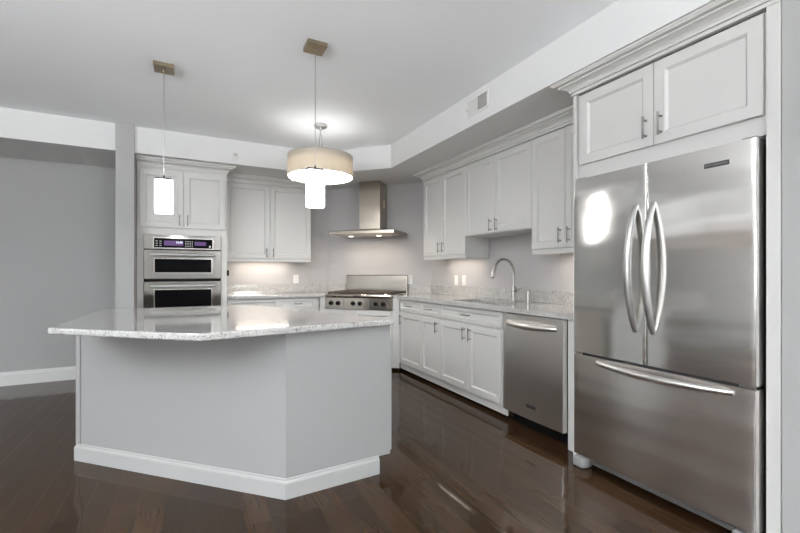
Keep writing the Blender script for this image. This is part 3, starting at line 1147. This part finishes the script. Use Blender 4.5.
# ------------------------------------------------------------------ pendants over the island
def pendant(label, x, y, rz):
    t = thing('pendant_light', label, 'pendant light', (x, y, 1.632), rz, 'small glass pendants over the island')
    zc = 2.70 - 1.632
    MB().box(-.064, .064, -.064, .064, zc - .030, zc - .0005, .002, 1).build('canopy', 'bronze', t)
    MB().lathe([(0, zc - .05), (.006, zc - .048), (.008, zc - .03), (0, zc - .03)], (0, 0, 0), 14).build('cord_grip', 'bronze', t, True)
    MB().tube([(0, 0, zc - .045), (0, 0, .7), (0, 0, .262)], .0026, 8).build('cord', 'nickel', t, True, label='thin grey suspension cord')
    h = MB().box(-.056, .050, -.022, .022, .2415, .256, .002, 1)
    h.lathe([(0, .2555), (.008, .2555), (.005, .275), (0, .276)], (0, 0, 0), 14)
    h.build('holder', 'holder_grey', t, label='dark grey metal holder bar')
    sh = MB()
    b = bmesh.new()
    rings = []
    for z, s in ((0, .93), (.004, .985), (.010, 1), (.232, 1), (.238, .985), (.241, .93)):
        rings.append(rrect(b, .058 * s, .036 * s, .020 * s, z))
    for A, B in zip(rings[:-1], rings[1:]):
        for k in range(28):
            b.faces.new((A[k], A[(k + 1) % 28], B[(k + 1) % 28], B[k]))
    b.faces.new(rings[0][::-1])
    b.faces.new(rings[-1])
    bmesh.ops.recalc_face_normals(b, faces=b.faces[:])
    sh._merge(b)
    sh.build('glass_shade', 'pendant_glass', t, True, label='glowing white rectangular glass shade')
    return t


pendant('small glass pendant hanging in front of the oven cabinet doors', -.168, 3.393, 0)
pendant('small glass pendant hanging in front of the drum lamp', .732, 2.625, 0)

# drum pendant
DX, DY = 1.174, 4.015
t = thing('drum_pendant', 'large tan linen drum pendant with glowing white diffuser', 'pendant light', (DX, DY, 2.17), 0)
zc = 2.70 - 2.17
MB().lathe([(0, zc - .0005), (.066, zc - .0005), (.066, zc - .020), (.060, zc - .026), (.014, zc - .028), (.012, zc - .05), (0, zc - .05)], (0, 0, 0), 36).build('canopy', 'steel_handle', t, True)
st = MB()
st.tube([(0, 0, zc - .04), (0, 0, zc - .10)], [.007, .006], 10)
st.tube([(-.004, 0, zc - .09), (-.016, 0, zc - .20), (-.022, 0, .20)], .0045, 10)
st.tube([(.004, 0, zc - .09), (.016, 0, zc - .20), (.022, 0, .20)], .0045, 10)
st.tube([(-.022, 0, .20), (0, 0, .197), (.022, 0, .20)], .0045, 8)
st.tube([(0, 0, .197), (0, 0, .028)], .006, 10)
st.build('stem', 'steel_handle', t, True)
R0 = .325
MB().lathe([(R0, 0), (R0, .205), (R0 - .004, .205), (R0 - .004, 0)], (0, 0, 0), 72, 'z', True).build('shade', 'linen', t, True, label='tan linen drum shade')
MB().lathe([(0, .006), (R0 - .006, .006), (R0 - .006, .014), (0, .014)], (0, 0, 0), 72).build('diffuser', 'diffuser', t, True, label='glowing white diffuser disc')
MB().lathe([(0, .150), (R0 - .006, .150), (R0 - .006, .154), (0, .154)], (0, 0, 0), 72).build('uplight_plate', 'uplight_plate', t, True)  # added plate: hides the diffuser's upper glow, gives a weaker uplight
rm = MB().lathe([(R0 - .001, -.003), (R0 + .002, -.003), (R0 + .002, .003), (R0 - .001, .003)], (0, 0, 0), 72, 'z', True)
rm.lathe([(R0 - .001, .202), (R0 + .002, .202), (R0 + .002, .207), (R0 - .001, .207)], (0, 0, 0), 72, 'z', True)
rm.build('rim', 'nickel', t, True)
sp = MB()
for an in (math.radians(-36.4), math.radians(53.6)):
    T = Matrix.Rotation(an, 4, 'Z')
    sp.box(-R0 + .01, R0 - .01, -.005, .005, -.022, .004, mat=T)
    for s_ in (-1, 1):
        sp.box(s_ * (R0 + .002) - .004, s_ * (R0 + .002) + .004, -.009, .009, -.004, .03, mat=T)
sp.build('strap', 'steel_handle', t, label='crossed metal straps under the diffuser')

# ------------------------------------------------------------------ under-cabinet lights
def undercab(label, loc, rz, length, power):
    t = thing('under_cabinet_light', label, 'light', loc, rz, 'under-cabinet light bars')
    MB().box(-length / 2, length / 2, -.03, .03, -.016, -.0005, .002, 1).build('housing', 'plastic_white', t)
    MB().box(-length / 2 + .01, length / 2 - .01, -.022, .022, -.019, -.0165).build('lens', 'lamp_lens', t)
    area('under_cabinet_lamp', (loc[0], loc[1], loc[2] - .022), (0, 0, -1), *((length, .05) if rz == 0 else (.05, length)), power, (1, .87, .74))


undercab('warm light bar under the cabinet beside the range hood', (2.75, 3.90, 1.396), RW, .62, .8)
undercab('warm light bar under the cabinet next to the refrigerator', (2.75, 2.15, 1.393), RW, .40, 1.2)
undercab('warm light bar under the cabinet right of the ovens', (.86, 5.61, 1.383), 0, .66, 1.35)
